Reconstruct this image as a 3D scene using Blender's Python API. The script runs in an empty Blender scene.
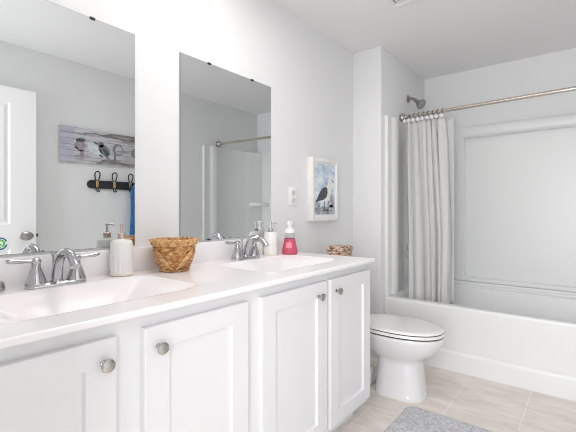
import bpy, bmesh, math, random
from mathutils import Vector, Matrix
from math import sin, cos, pi, radians
random.seed(7)
scene = bpy.context.scene
COL = scene.collection

# ------------------------------------------------------------------ camera, world, lights, exposure
cam_d = bpy.data.cameras.new('camera')
cam_d.sensor_width = 36.0
cam_d.lens = 385.08 / 576 * 36.0
cam_d.shift_y = -4.83 / 576
cam_d.clip_start = 0.02
cam = bpy.data.objects.new('camera', cam_d)
cam.location = (1.5467, 0.0, 1.1408)
cam.rotation_euler = (radians(90), 0, radians(38.2292))
COL.objects.link(cam)
scene.camera = cam

scene.view_settings.view_transform = 'Standard'
scene.view_settings.look = 'None'
scene.view_settings.gamma = 1.0
scene.view_settings.use_curve_mapping = False
scene.view_settings.exposure = 0.40
scene.cycles.filter_width = 1.0
scene.cycles.max_bounces = 16
scene.cycles.diffuse_bounces = 10
scene.cycles.glossy_bounces = 8

world = bpy.data.worlds.new('world')
scene.world = world
world.use_nodes = True
bg = world.node_tree.nodes['Background']
bg.inputs[0].default_value = (0.93, 0.96, 1.0, 1)
bg.inputs[1].default_value = 0.5


def area(name, loc, rot, sx, sy, power, col):
    l = bpy.data.lights.new(name, 'AREA')
    l.shape = 'RECTANGLE'
    l.size = sx
    l.size_y = sy
    l.energy = power
    l.color = col
    o = bpy.data.objects.new(name, l)
    o.location = loc
    o.rotation_euler = rot
    COL.objects.link(o)
    return o


# added fill lights without fixtures: one under the ceiling, one behind the doorway
area('ceiling_fill_light', (0.68, 1.15, 2.40), (0, 0, 0), 0.5, 0.9, 7.0, (1.0, 0.97, 0.95))
area('doorway_fill_light', (1.45, -0.75, 1.35), (radians(90), 0, radians(8)), 1.1, 2.1, 50.0, (0.97, 0.98, 1.0))

# ------------------------------------------------------------------ measured places
H = 2.44
W = 2.0037          # wall opposite the vanity
WS = 0.2507         # face of the shower wall
YS = 2.8285         # front of the stub wall
YA = 2.885          # tub apron
YB = 3.8215         # back wall
ZC = 0.884          # counter top
CF = 0.625          # counter front edge
CE = 1.942          # counter end
CB = 0.08           # counter beginning
RODY, RODZ = 3.165, 1.946


# ------------------------------------------------------------------ mesh helpers
class MB:
    def __init__(self):
        self.bm = bmesh.new()
        self.mi = 0

    def _faces(self, vs_before):
        pass

    def add(self, verts, faces, smooth=False):
        vs = [self.bm.verts.new(v) for v in verts]
        for f in faces:
            try:
                fc = self.bm.faces.new([vs[i] for i in f])
                fc.material_index = self.mi
                fc.smooth = smooth
            except ValueError:
                pass
        return self

    def box(self, x0, x1, y0, y1, z0, z1, bev=0.0, seg=2):
        tb = bmesh.new()
        bmesh.ops.create_cube(tb, size=1.0)
        for v in tb.verts:
            v.co = Vector(((x0 + x1) / 2 + v.co.x * (x1 - x0), (y0 + y1) / 2 + v.co.y * (y1 - y0), (z0 + z1) / 2 + v.co.z * (z1 - z0)))
        if bev > 0:
            bmesh.ops.bevel(tb, geom=tb.edges[:], offset=bev, segments=seg, profile=0.5, affect='EDGES')
        tb.normal_update()
        flags = [max(abs(c) for c in f.normal) < 0.999 for f in tb.faces]
        return self.merge(tb, smooth=flags)

    def merge(self, tb, smooth=False, mat=None):
        tb.verts.index_update()
        vs = [tuple(mat @ v.co) if mat else tuple(v.co) for v in tb.verts]
        fs = [[v.index for v in f.verts] for f in tb.faces]
        if isinstance(smooth, list):
            bv = [self.bm.verts.new(v) for v in vs]
            for f, sm_ in zip(fs, smooth):
                fc = self.bm.faces.new([bv[i] for i in f])
                fc.material_index = self.mi
                fc.smooth = sm_
        else:
            self.add(vs, fs, smooth)
        tb.free()
        return self

    def loft(self, rings, smooth=True, cap0=True, cap1=True, closed=True):
        n = len(rings[0])
        vs = [p for r in rings for p in r]
        fs = []
        for k in range(len(rings) - 1):
            for i in range(n if closed else n - 1):
                j = (i + 1) % n
                fs.append((k * n + i, k * n + j, (k + 1) * n + j, (k + 1) * n + i))
        if cap0:
            fs.append(tuple(range(n - 1, -1, -1)))
        if cap1:
            fs.append(tuple((len(rings) - 1) * n + i for i in range(n)))
        return self.add(vs, fs, smooth)

    def lathe(self, prof, c=(0, 0, 0), axis='z', n=32, smooth=True):
        rings = []
        for r, h in prof:
            ring = []
            for i in range(n):
                a = 2 * pi * i / n
                p, q = max(r, 1e-5) * cos(a), max(r, 1e-5) * sin(a)
                if axis == 'z':
                    ring.append((c[0] + p, c[1] + q, c[2] + h))
                elif axis == 'x':
                    ring.append((c[0] + h, c[1] + p, c[2] + q))
                else:
                    ring.append((c[0] + q, c[1] + h, c[2] + p))
            rings.append(ring)
        return self.loft(rings, smooth)

    def lathe_dir(self, prof, c, d, n=24):
        d = Vector(d).normalized()
        u = d.orthogonal().normalized()
        w = d.cross(u)
        rings = []
        for r, h in prof:
            rings.append([tuple(Vector(c) + d * h + (u * cos(2 * pi * i / n) + w * sin(2 * pi * i / n)) * max(r, 1e-5)) for i in range(n)])
        return self.loft(rings)

    def tube(self, pts, rad, n=12, closed=False, flat=1.0):
        pts = [Vector(p) for p in pts]
        m = len(pts)
        rs = rad if isinstance(rad, (list, tuple)) else [rad] * m
        rings = []
        prev = None
        for k in range(m):
            if closed:
                t = pts[(k + 1) % m] - pts[k - 1]
            else:
                t = pts[min(k + 1, m - 1)] - pts[max(k - 1, 0)]
            t.normalize()
            if prev is None:
                u = t.orthogonal().normalized()
            else:
                u = (prev - t * prev.dot(t)).normalized()
            prev = u
            w = t.cross(u)
            rings.append([tuple(pts[k] + (u * cos(2 * pi * i / n) + w * sin(2 * pi * i / n) * flat) * rs[k]) for i in range(n)])
        if closed:
            rings.append(rings[0])
            return self.loft(rings, True, False, False)
        return self.loft(rings)

    def frame(self, axis_x, back, front, y0, y1, z0, z1, wy, wz, bev=0.003, depth=0.011, inner_bev=0.004):
        """mitred rectangular frame in the y-z plane; front side at x=front"""
        sg = 1 if front > back else -1
        def rect(x, ey, ez):
            return [(x, y0 + ey, z0 + ez), (x, y1 - ey, z0 + ez), (x, y1 - ey, z1 - ez), (x, y0 + ey, z1 - ez)]
        rings = [rect(back, 0, 0), rect(front - sg * bev, 0, 0), rect(front - sg * bev * 0.3, bev * 0.3, bev * 0.3), rect(front, bev, bev),
                 rect(front, wy, wz), rect(front - sg * depth, wy + inner_bev, wz + inner_bev)]
        return self.loft(rings, False, True, False)

    def prism(self, poly, lo, hi, axis='x', smooth=False):
        """poly: 2D points; extruded along axis. x: (y,z); y: (x,z); z: (x,y)"""
        def mk(p, h):
            return {'x': (h, p[0], p[1]), 'y': (p[0], h, p[1]), 'z': (p[0], p[1], h)}[axis]
        n = len(poly)
        vs = [mk(p, lo) for p in poly] + [mk(p, hi) for p in poly]
        fs = [tuple(range(n - 1, -1, -1)), tuple(range(n, 2 * n))]
        fs += [(i, (i + 1) % n, n + (i + 1) % n, n + i) for i in range(n)]
        return self.add(vs, fs, smooth)

    def build(self, name, mat, parent=None, angle=40):
        bm = self.bm
        off = Vector((0, 0, 0))
        p = parent
        while p is not None:
            off += Vector(p.location)
            p = p.parent
        bmesh.ops.recalc_face_normals(bm, faces=bm.faces[:])
        me = bpy.data.meshes.new(name)
        for v in bm.verts:
            v.co -= off
        bm.to_mesh(me)
        bm.free()
        mats = mat if isinstance(mat, (list, tuple)) else [mat]
        for m in mats:
            me.materials.append(m)
        if any(pl.use_smooth for pl in me.polygons):
            me.set_sharp_from_angle(angle=radians(angle))
        o = bpy.data.objects.new(name, me)
        COL.objects.link(o)
        if parent is not None:
            o.parent = parent
        return o


def thing(name, label, cat, loc, group=None):
    o = bpy.data.objects.new(name, None)
    o.empty_display_size = 0.05
    o.location = loc
    COL.objects.link(o)
    return tag(o, label, cat, group)


def tag(o, label, cat, group=None, kind=None):
    o['label'] = label
    o['category'] = cat
    if group:
        o['group'] = group
    if kind:
        o['kind'] = kind
    return o


def struct(o):
    o['kind'] = 'structure'
    return o


def copy_thing(o, parent=None):
    c = o.copy()
    COL.objects.link(c)
    if parent is not None:
        c.parent = parent
    for ch in [q for q in COL.objects if q.parent == o]:
        copy_thing(ch, c)
    return c


def bez(p0, p1, p2, p3, n=12):
    out = []
    for i in range(n + 1):
        t = i / n
        out.append(tuple((1 - t) ** 3 * a + 3 * (1 - t) ** 2 * t * b + 3 * (1 - t) * t * t * c + t ** 3 * d for a, b, c, d in zip(p0, p1, p2, p3)))
    return out


def spline(pts, n=6):
    """Catmull-Rom through the points"""
    P = [Vector(p) for p in pts]
    P = [P[0] * 2 - P[1]] + P + [P[-1] * 2 - P[-2]]
    out = []
    for i in range(1, len(P) - 2):
        for k in range(n):
            t = k / n
            a, b, c, d = P[i - 1], P[i], P[i + 1], P[i + 2]
            out.append(0.5 * ((2 * b) + (c - a) * t + (2 * a - 5 * b + 4 * c - d) * t * t + (3 * b - a - 3 * c + d) * t ** 3))
    out.append(P[-2])
    return [tuple(p) for p in out]


# ------------------------------------------------------------------ materials
def P(name, col, rough=0.5, metal=0.0, spec=0.5, noise=0.0, nscale=8.0, bump=0.0, bscale=60.0, coat=0.0, trans=0.0, ior=1.45, alpha=1.0, sss=0.0, emit=None, estr=0.0, sheen=0.0):
    m = bpy.data.materials.new(name)
    m.use_nodes = True
    nt = m.node_tree
    b = nt.nodes['Principled BSDF']
    b.inputs['Base Color'].default_value = (*col, 1)
    b.inputs['Roughness'].default_value = rough
    b.inputs['Metallic'].default_value = metal
    b.inputs['Specular IOR Level'].default_value = spec
    b.inputs['IOR'].default_value = ior
    b.inputs['Coat Weight'].default_value = coat
    b.inputs['Transmission Weight'].default_value = trans
    b.inputs['Alpha'].default_value = alpha
    b.inputs['Sheen Weight'].default_value = sheen
    if emit:
        b.inputs['Emission Color'].default_value = (*emit, 1)
        b.inputs['Emission Strength'].default_value = estr
    tc = nt.nodes.new('ShaderNodeTexCoord')
    if noise > 0:
        n = nt.nodes.new('ShaderNodeTexNoise')
        n.inputs['Scale'].default_value = nscale
        n.inputs['Detail'].default_value = 4
        nt.links.new(tc.outputs['Object'], n.inputs['Vector'])
        r = nt.nodes.new('ShaderNodeValToRGB')
        r.color_ramp.elements[0].position = 0.3
        r.color_ramp.elements[1].position = 0.7
        r.color_ramp.elements[0].color = (*[c * (1 - noise) for c in col], 1)
        r.color_ramp.elements[1].color = (*[min(1, c * (1 + noise)) for c in col], 1)
        nt.links.new(n.outputs['Fac'], r.inputs['Fac'])
        nt.links.new(r.outputs['Color'], b.inputs['Base Color'])
    if bump > 0:
        n2 = nt.nodes.new('ShaderNodeTexNoise')
        n2.inputs['Scale'].default_value = bscale
        n2.inputs['Detail'].default_value = 3
        nt.links.new(tc.outputs['Object'], n2.inputs['Vector'])
        bp = nt.nodes.new('ShaderNodeBump')
        bp.inputs['Strength'].default_value = bump
        bp.inputs['Distance'].default_value = 0.002
        nt.links.new(n2.outputs['Fac'], bp.inputs['Height'])
        nt.links.new(bp.outputs['Normal'], b.inputs['Normal'])
    return m


def tile_mat():
    m = bpy.data.materials.new('floor_tile')
    m.use_nodes = True
    nt = m.node_tree
    L = nt.links.new
    b = nt.nodes['Principled BSDF']
    b.inputs['Roughness'].default_value = 0.38
    tc = nt.nodes.new('ShaderNodeTexCoord')
    mp = nt.nodes.new('ShaderNodeMapping')
    mp.inputs['Location'].default_value = (-0.535 + 0.357 * 4, -2.385 + 0.357 * 12, 0)
    L(tc.outputs['Object'], mp.inputs['Vector'])
    br = nt.nodes.new('ShaderNodeTexBrick')
    br.offset = 0.0
    br.squash = 1.0
    br.inputs['Scale'].default_value = 1.0
    br.inputs['Mortar Size'].default_value = 0.0026
    br.inputs['Mortar Smooth'].default_value = 0.3
    br.inputs['Brick Width'].default_value = 0.357
    br.inputs['Row Height'].default_value = 0.357
    br.inputs['Color1'].default_value = (0.74, 0.69, 0.645, 1)
    br.inputs['Color2'].default_value = (0.82, 0.755, 0.70, 1)
    br.inputs['Mortar'].default_value = (0.90, 0.86, 0.82, 1)
    L(mp.outputs['Vector'], br.inputs['Vector'])
    # streaky travertine figure
    mp2 = nt.nodes.new('ShaderNodeMapping')
    mp2.inputs['Scale'].default_value = (3.5, 9.0, 1.0)
    mp2.inputs['Rotation'].default_value = (0, 0, 0.25)
    L(tc.outputs['Object'], mp2.inputs['Vector'])
    n = nt.nodes.new('ShaderNodeTexNoise')
    n.inputs['Scale'].default_value = 1.6
    n.inputs['Detail'].default_value = 7
    n.inputs['Roughness'].default_value = 0.62
    n.inputs['Distortion'].default_value = 0.6
    L(mp2.outputs['Vector'], n.inputs['Vector'])
    r = nt.nodes.new('ShaderNodeValToRGB')
    r.color_ramp.elements[0].position = 0.3
    r.color_ramp.elements[1].position = 0.72
    r.color_ramp.elements[0].color = (0.84, 0.84, 0.845, 1)
    r.color_ramp.elements[1].color = (1.12, 1.10, 1.08, 1)
    L(n.outputs['Fac'], r.inputs['Fac'])
    mx = nt.nodes.new('ShaderNodeMix')
    mx.data_type = 'RGBA'
    mx.blend_type = 'MULTIPLY'
    mx.inputs[0].default_value = 1.0
    L(br.outputs['Color'], mx.inputs[6])
    L(r.outputs['Color'], mx.inputs[7])
    L(mx.outputs[2], b.inputs['Base Color'])
    bp = nt.nodes.new('ShaderNodeBump')
    bp.inputs['Strength'].default_value = 0.25
    bp.inputs['Distance'].default_value = 0.002
    inv = nt.nodes.new('ShaderNodeMath')
    inv.operation = 'SUBTRACT'
    inv.inputs[0].default_value = 1.0
    L(br.outputs['Fac'], inv.inputs[1])
    L(inv.outputs[0], bp.inputs['Height'])
    L(bp.outputs['Normal'], b.inputs['Normal'])
    return m


def ramp_noise_mat(name, stops, scale, rough=0.6, vec_scale=(1, 1, 1), detail=5, bump=0.0, distort=0.0, metal=0.0):
    m = bpy.data.materials.new(name)
    m.use_nodes = True
    nt = m.node_tree
    L = nt.links.new
    b = nt.nodes['Principled BSDF']
    b.inputs['Roughness'].default_value = rough
    b.inputs['Metallic'].default_value = metal
    tc = nt.nodes.new('ShaderNodeTexCoord')
    mp = nt.nodes.new('ShaderNodeMapping')
    mp.inputs['Scale'].default_value = vec_scale
    L(tc.outputs['Object'], mp.inputs['Vector'])
    n = nt.nodes.new('ShaderNodeTexNoise')
    n.inputs['Scale'].default_value = scale
    n.inputs['Detail'].default_value = detail
    n.inputs['Distortion'].default_value = distort
    L(mp.outputs['Vector'], n.inputs['Vector'])
    r = nt.nodes.new('ShaderNodeValToRGB')
    els = r.color_ramp.elements
    while len(els) < len(stops):
        els.new(0.5)
    for e, (p, c) in zip(els, stops):
        e.position = p
        e.color = (*c, 1)
    L(n.outputs['Fac'], r.inputs['Fac'])
    L(r.outputs['Color'], b.inputs['Base Color'])
    if bump > 0:
        bp = nt.nodes.new('ShaderNodeBump')
        bp.inputs['Strength'].default_value = bump
        bp.inputs['Distance'].default_value = 0.003
        L(n.outputs['Fac'], bp.inputs['Height'])
        L(bp.outputs['Normal'], b.inputs['Normal'])
    return m


M = {}
M['wall'] = P('wall_paint', (0.78, 0.785, 0.79), 0.6, bump=0.06, bscale=180)
M['ceil'] = P('ceiling_paint', (0.80, 0.80, 0.80), 0.7, bump=0.08, bscale=120)
M['trim'] = P('white_trim_paint', (0.84, 0.84, 0.84), 0.35)
M['tile'] = tile_mat()
M['cab'] = P('white_cabinet_paint', (0.785, 0.79, 0.80), 0.35)
M['counter'] = P('cultured_marble', (0.875, 0.85, 0.86), 0.2, noise=0.012, nscale=5, coat=0.15)
M['acrylic'] = P('white_acrylic', (0.80, 0.81, 0.805), 0.32)
M['porcelain'] = P('white_porcelain', (0.79, 0.79, 0.80), 0.1, coat=0.5)
M['seat'] = P('ivory_seat_plastic', (0.83, 0.815, 0.785), 0.2, coat=0.2)
M['dark_gap'] = P('painted_gap_shade', (0.04, 0.04, 0.045), 0.6)  # near-black colour painting the shade in the toilet seat gaps
M['chrome'] = P('polished_chrome', (0.52, 0.52, 0.54), 0.05, 1.0)
M['nickel'] = P('brushed_nickel', (0.47, 0.455, 0.43), 0.25, 1.0)
M['dark_nickel'] = P('satin_dark_nickel', (0.38, 0.37, 0.36), 0.3, 1.0)
M['rod'] = P('satin_nickel_rod', (0.66, 0.60, 0.54), 0.2, 1.0)
M['mirror'] = P('silvered_glass', (0.76, 0.785, 0.785), 0.0, 1.0)
M['mirror_edge'] = P('mirror_edge_glass', (0.22, 0.25, 0.25), 0.25, 0.3)
M['clip'] = P('black_plastic', (0.02, 0.02, 0.022), 0.4)
M['black'] = P('black_wood', (0.025, 0.025, 0.028), 0.45)
M['brass'] = P('brass', (0.75, 0.52, 0.25), 0.3, 1.0)
M['ceramic'] = P('white_ceramic', (0.86, 0.85, 0.83), 0.28, coat=0.2)
M['cream'] = P('cream_glaze', (0.84, 0.78, 0.68), 0.3)
M['rosewood'] = P('rose_bronze_metal', (0.60, 0.50, 0.45), 0.3, 1.0)
M['white_plastic'] = P('white_plastic', (0.86, 0.86, 0.86), 0.3)
M['vinyl'] = P('white_vinyl', (0.70, 0.71, 0.71), 0.35)
M['curtain'] = P('grey_white_linen', (0.66, 0.655, 0.645), 0.85, noise=0.05, nscale=160, bump=0.25, bscale=300)
M['receptacle'] = P('receptacle_plastic', (0.62, 0.62, 0.62), 0.4)
M['outlet_dark'] = P('outlet_slot', (0.12, 0.12, 0.12), 0.5)
M['pink'] = P('pink_soap', (0.86, 0.17, 0.27), 0.12, trans=0.5, ior=1.36)
M['clear'] = P('clear_plastic', (0.95, 0.93, 0.93), 0.08, trans=0.9, ior=1.3)
M['rug'] = P('grey_pile', (0.52, 0.52, 0.55), 0.95, noise=0.3, nscale=70, bump=0.7, bscale=220, sheen=0.3)
M['wicker'] = ramp_noise_mat('wicker', [(0.28, (0.16, 0.06, 0.018)), (0.48, (0.50, 0.25, 0.09)), (0.68, (0.82, 0.53, 0.26))], 45, 0.5, (1, 1, 2.2), bump=0.3)
M['wicker_light'] = ramp_noise_mat('light_wicker', [(0.3, (0.36, 0.15, 0.045)), (0.7, (0.78, 0.50, 0.23))], 60, 0.45, bump=0.3)
M['woven'] = ramp_noise_mat('woven_seagrass', [(0.36, (0.06, 0.04, 0.03)), (0.45, (0.42, 0.25, 0.17)), (0.56, (0.66, 0.45, 0.36)), (0.66, (0.82, 0.72, 0.58))], 46, 0.7, (1, 1, 1.8), bump=0.5)
M['towel'] = P('blue_terry', (0.012, 0.10, 0.25), 0.9, noise=0.35, nscale=40, bump=0.5, bscale=250, sheen=0.2)
M['grille'] = P('vent_white_plastic', (0.82, 0.82, 0.81), 0.4)
M['vent_dark'] = P('vent_dark', (0.10, 0.10, 0.10), 0.7)
M['frame'] = P('white_washed_wood', (0.80, 0.785, 0.76), 0.45, noise=0.04, nscale=30)
M['paper'] = P('white_mat_board', (0.82, 0.83, 0.84), 0.7)
M['watercolour'] = ramp_noise_mat('blue_watercolour', [(0.30, (0.34, 0.47, 0.62)), (0.48, (0.60, 0.70, 0.79)), (0.62, (0.82, 0.85, 0.87))], 11, 0.6, (1, 1, 1.6), distort=0.4)
M['rock'] = ramp_noise_mat('grey_rock_paint', [(0.35, (0.22, 0.26, 0.32)), (0.6, (0.55, 0.56, 0.57))], 40, 0.7)
M['bird_dark'] = P('charcoal_paint', (0.07, 0.08, 0.10), 0.6, noise=0.4, nscale=60)
M['bird_white'] = P('white_paint', (0.80, 0.80, 0.79), 0.6)
M['bird_grey'] = P('grey_paint', (0.20, 0.20, 0.22), 0.6, noise=0.3, nscale=50)
M['bird_mauve'] = P('mauve_paint', (0.32, 0.26, 0.31), 0.6, noise=0.3, nscale=50)
M['bird_pale'] = P('pale_blue_paint', (0.58, 0.63, 0.66), 0.6, noise=0.15, nscale=50)
M['plank'] = ramp_noise_mat('white_washed_planks', [(0.32, (0.26, 0.24, 0.25)), (0.44, (0.46, 0.45, 0.48)), (0.7, (0.58, 0.57, 0.61))], 5, 0.6, (1, 1, 8), detail=8)
M['plank_lav'] = ramp_noise_mat('lavender_planks', [(0.3, (0.38, 0.38, 0.46)), (0.7, (0.50, 0.50, 0.59))], 5, 0.6, (1, 1, 6))
M['plank_brown'] = ramp_noise_mat('bare_brown_wood', [(0.35, (0.09, 0.08, 0.075)), (0.65, (0.36, 0.33, 0.31))], 9, 0.7, (1, 1, 5))
M['plank_line'] = P('plank_joint', (0.20, 0.19, 0.20), 0.7)
M['green'] = P('green_print', (0.12, 0.52, 0.10), 0.4)
M['blue'] = P('blue_print', (0.03, 0.10, 0.30), 0.4)
M['globe'] = P('frosted_lamp_glass', (0.9, 0.88, 0.85), 0.3, emit=(1.0, 0.80, 0.62), estr=4.0)

# ------------------------------------------------------------------ setting
T = 0.1
struct(MB().box(-0.1, W + 0.1, -1.3, YB + 0.1, -0.1, 0.0).build('floor', M['tile']))
struct(MB().box(-0.1, W + 0.1, -0.05, YB + 0.1, H, H + 0.1).build('ceiling', M['ceil']))
struct(MB().box(-T, 0, -0.05, YB + T, 0, H).build('wall_left', M['wall']))
struct(MB().box(W, W + T, -0.05, YB + T, 0, H).build('wall_right', M['wall']))
struct(MB().box(0, W, YB, YB + T, 0, H).build('wall_back', M['wall']))
struct(MB().box(0, WS, YS, YB, 0, H, 0.004, 2).build('wall_shower', M['wall']))
wf = MB()
wf.box(0, 1.05, -0.05, 0.05, 0, H)
wf.box(1.05, W, -0.05, 0.05, 2.12, H)
struct(wf.build('wall_front', M['wall']))
# baseboards
bb = MB().box(0.0, 0.014, CE + 0.005, YS, 0, 0.085, 0.003)
struct(bb.build('baseboard_left', M['trim']))
struct(MB().box(0.014, WS, YS - 0.014, YS, 0, 0.085, 0.003).build('baseboard_shower', M['trim']))
struct(MB().box(W - 0.014, W, 0.05, YA - 0.002, 0, 0.085, 0.003).build('baseboard_right', M['trim']))

# open door leaf lying along the right wall (seen in the mirror)
DX0, DX1, DY0, DY1 = 1.90, 1.935, 0.25, 1.155
door = MB()
ys = [DY0, DY0 + 0.165, DY0 + 0.40, DY0 + 0.505, DY1 - 0.172, DY1]
zs = [0.012, 0.21, 0.86, 1.04, 1.962, 2.075]
pan = [(ys[c_], ys[c_ + 1], zs[r_], zs[r_ + 1]) for c_ in (1, 3) for r_ in (1, 3)]
# front skin: grid of cells, panel cells replaced by a sunk moulding and a raised field
for c_ in range(5):
    for r_ in range(5):
        y0, y1, z0, z1 = ys[c_], ys[c_ + 1], zs[r_], zs[r_ + 1]
        if (y0, y1, z0, z1) in pan:
            def rc(x, e):
                return [(x, y0 + e, z0 + e), (x, y1 - e, z0 + e), (x, y1 - e, z1 - e), (x, y0 + e, z1 - e)]
            door.loft([rc(DX0, 0), rc(DX0 + 0.007, 0.012), rc(DX0 + 0.007, 0.022), rc(DX0 + 0.002, 0.040)], False, False, True)
        else:
            door.add([(DX0, y0, z0), (DX0, y1, z0), (DX0, y1, z1), (DX0, y0, z1)], [(0, 1, 2, 3)])
zt_ = zs[-1]
door.add([(DX0, DY0, zs[0]), (DX1, DY0, zs[0]), (DX1, DY1, zs[0]), (DX0, DY1, zs[0]), (DX0, DY0, zt_), (DX1, DY0, zt_), (DX1, DY1, zt_), (DX0, DY1, zt_)],
         [(0, 1, 2, 3), (4, 7, 6, 5), (0, 4, 5, 1), (3, 2, 6, 7), (1, 5, 6, 2)])
door_o = struct(door.build('door_1', M['trim']))
KY, KZ = 1.072, 0.952
kn = MB()
kn.lathe([(0.030, 0), (0.031, -0.004), (0.026, -0.010), (0.012, -0.013), (0.011, -0.030), (0.016, -0.036), (0.030, -0.046), (0.034, -0.056), (0.030, -0.068), (0.016, -0.076), (0.0, -0.078)], (DX0, KY, KZ), 'x')
for v in kn.bm.verts:
    if v.co.x < DX0 - 0.031:
        v.co.y = KY + (v.co.y - KY) * 1.42
        v.co.z = KZ + (v.co.z - KZ) * 1.05
ko = kn.build('door_knob', M['nickel'], door_o)
lt = MB().box(DX0 + 0.004, DX0 + 0.026, DY1 - 0.001, DY1 + 0.014, KZ - 0.012, KZ + 0.012, 0.002)
lt.build('latch', M['black'], door_o)

# round sticker on the door, seen in the mirror
st = MB()
def ring_sector(mb, cy, cz, r0, r1, a0, a1, x, n=18):
    vs, fs = [], []
    for i in range(n + 1):
        a = a0 + (a1 - a0) * i / n
        vs += [(x, cy + r0 * cos(a), cz + r0 * sin(a)), (x, cy + r1 * cos(a), cz + r1 * sin(a))]
    for i in range(n):
        fs.append((2 * i, 2 * i + 1, 2 * i + 3, 2 * i + 2))
    mb.add(vs, fs)
SY, SZ, SX = 0.918, 0.900, DX0
for i in range(1):
    st.mi = 0
    st.lathe([(0.052, 0.0), (0.052, -0.001), (0.0, -0.001)], (SX, SY, SZ), 'x', 40)
    st.mi = 1
    ring_sector(st, SY, SZ, 0.037, 0.047, radians(-150), radians(-10), SX - 0.0016)
    ring_sector(st, SY, SZ, 0.037, 0.047, radians(20), radians(120), SX - 0.0016)
    st.mi = 2
    ring_sector(st, SY, SZ, 0.019, 0.033, radians(-60), radians(170), SX - 0.0016)
    ring_sector(st, SY, SZ, 0.004, 0.016, radians(120), radians(330), SX - 0.0016)
    ring_sector(st, SY + 0.004, SZ - 0.004, 0.021, 0.031, radians(190), radians(280), SX - 0.0016)
tag(st.build('sticker', [M['white_plastic'], M['blue'], M['green']]), 'round green and blue swirl sticker on the white door, reflected at the left picture edge', 'sticker')

# ------------------------------------------------------------------ vanity cabinet
van = thing('vanity_cabinet', 'long white shaker-style vanity cabinet with four doors under the counter', 'cabinet', (0.3, 1.0, 0))
VX, VE, VB = 0.578, CE - 0.006, CB + 0.01
c = MB()
c.box(0.012, VX - 0.018, VE - 0.018, VE, 0.10, ZC - 0.0175)
c.box(0.012, VX - 0.018, VB, VB + 0.018, 0.10, ZC - 0.0175)
c.box(0.002, 0.012, VB, VE, 0.10, ZC - 0.0175)
c.box(0.012, VX - 0.018, VB + 0.018, VE - 0.018, 0.10, 0.118)
c.build('carcass', M['cab'], van)
# face frame
doors = [(0.098, 0.501), (0.578, 0.981), (1.050, 1.495), (1.522, 1.931)]
ZD0, ZD1 = 0.128, 0.823
ff = MB()
ff.box(VX - 0.018, VX, VB, VE, ZD1 - 0.035, ZC - 0.0175)
ff.box(VX - 0.018, VX, VB, VE, 0.10, ZD0 + 0.03)
for a, b_ in ((VB, 0.13), (0.47, 0.605), (0.951, 1.08), (1.47, 1.545), (1.90, VE)):
    ff.box(VX - 0.018, VX, a, b_, ZD0 + 0.03, ZD1 - 0.035)
ff.build('face_frame', M['cab'], van)
MB().box(0.03, 0.50, VB + 0.002, VE - 0.02, 0, 0.10).build('toe_kick', M['cab'], van)
knobs = [(0.466, 0.764), (0.619, 0.764), (1.420, 0.763), (1.572, 0.764)]
for (a, b_), (ky, kz) in zip(doors, knobs):
    d = MB()
    x0, x1 = VX + 0.001, VX + 0.021
    sw, rl = 0.078, 0.066
    d.frame(True, x0, x1, a, b_, ZD0, ZD1, sw, rl, 0.0035, 0.011, 0.004)
    d.add([(x1 - 0.011, a + sw, ZD0 + rl), (x1 - 0.011, b_ - sw, ZD0 + rl), (x1 - 0.011, b_ - sw, ZD1 - rl), (x1 - 0.011, a + sw, ZD1 - rl)], [(0, 1, 2, 3)])
    do = d.build('door', M['cab'], van)
    k = MB()
    k.lathe([(0.0085, 0), (0.0085, 0.003), (0.0055, 0.005), (0.0055, 0.013), (0.009, 0.017), (0.0155, 0.020), (0.0172, 0.024), (0.0160, 0.0285), (0.010, 0.0315), (0.0, 0.0325)], (x1, ky, kz), 'x', 28)
    k.build('knob', M['nickel'], do)

# ------------------------------------------------------------------ counter with two moulded basins
ct = thing('vanity_countertop', 'long glossy white countertop with two moulded basins and a backsplash', 'countertop', (0.3, 1.0, ZC))
basins = [(0.310, 0.565, 0.185, 0.300), (0.310, 1.505, 0.185, 0.290)]


def basin_r(x, y, bs):
    cx, cy, a, b_ = bs
    return ((abs(x - cx) / a) ** 9 + (abs(y - cy) / b_) ** 9) ** (1 / 9)


def top_z(x, y):
    z = ZC
    for bs in basins:
        r = basin_r(x, y, bs)
        if r < 1.0:
            t = min(1.0, (1.0 - r) / 0.75)
            s = t * t * (3 - 2 * t)
            z = min(z, ZC - 0.105 * (0.55 * s + 0.45 * t) - 0.003 * min(1, (1 - r) / 0.03))
    return z


NX, NY = 56, 170
xs = [0.020 + (CF - 0.006 - 0.020) * i / NX for i in range(NX + 1)]
yy = [CB + 0.004 + (CE - CB - 0.008) * j / NY for j in range(NY + 1)]
slab = MB()
bparts = [MB(), MB()]
vid = {}
def cell_owner(i, j):
    x, y = (xs[i] + xs[i + 1]) / 2, (yy[j] + yy[j + 1]) / 2
    for k, bs in enumerate(basins):
        if basin_r(x, y, bs) < 1.0:
            return k
    return -1
groups = {-1: [], 0: [], 1: []}
for i in range(NX):
    for j in range(NY):
        groups[cell_owner(i, j)].append((i, j))
for k, cells in groups.items():
    idx, vs, fs = {}, [], []
    for i, j in cells:
        q = []
        for a, b_ in ((i, j), (i + 1, j), (i + 1, j + 1), (i, j + 1)):
            if (a, b_) not in idx:
                idx[(a, b_)] = len(vs)
                vs.append((xs[a], yy[b_], top_z(xs[a], yy[b_])))
            q.append(idx[(a, b_)])
        fs.append(tuple(q))
    (slab if k < 0 else bparts[k]).add(vs, fs, True)
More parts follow.
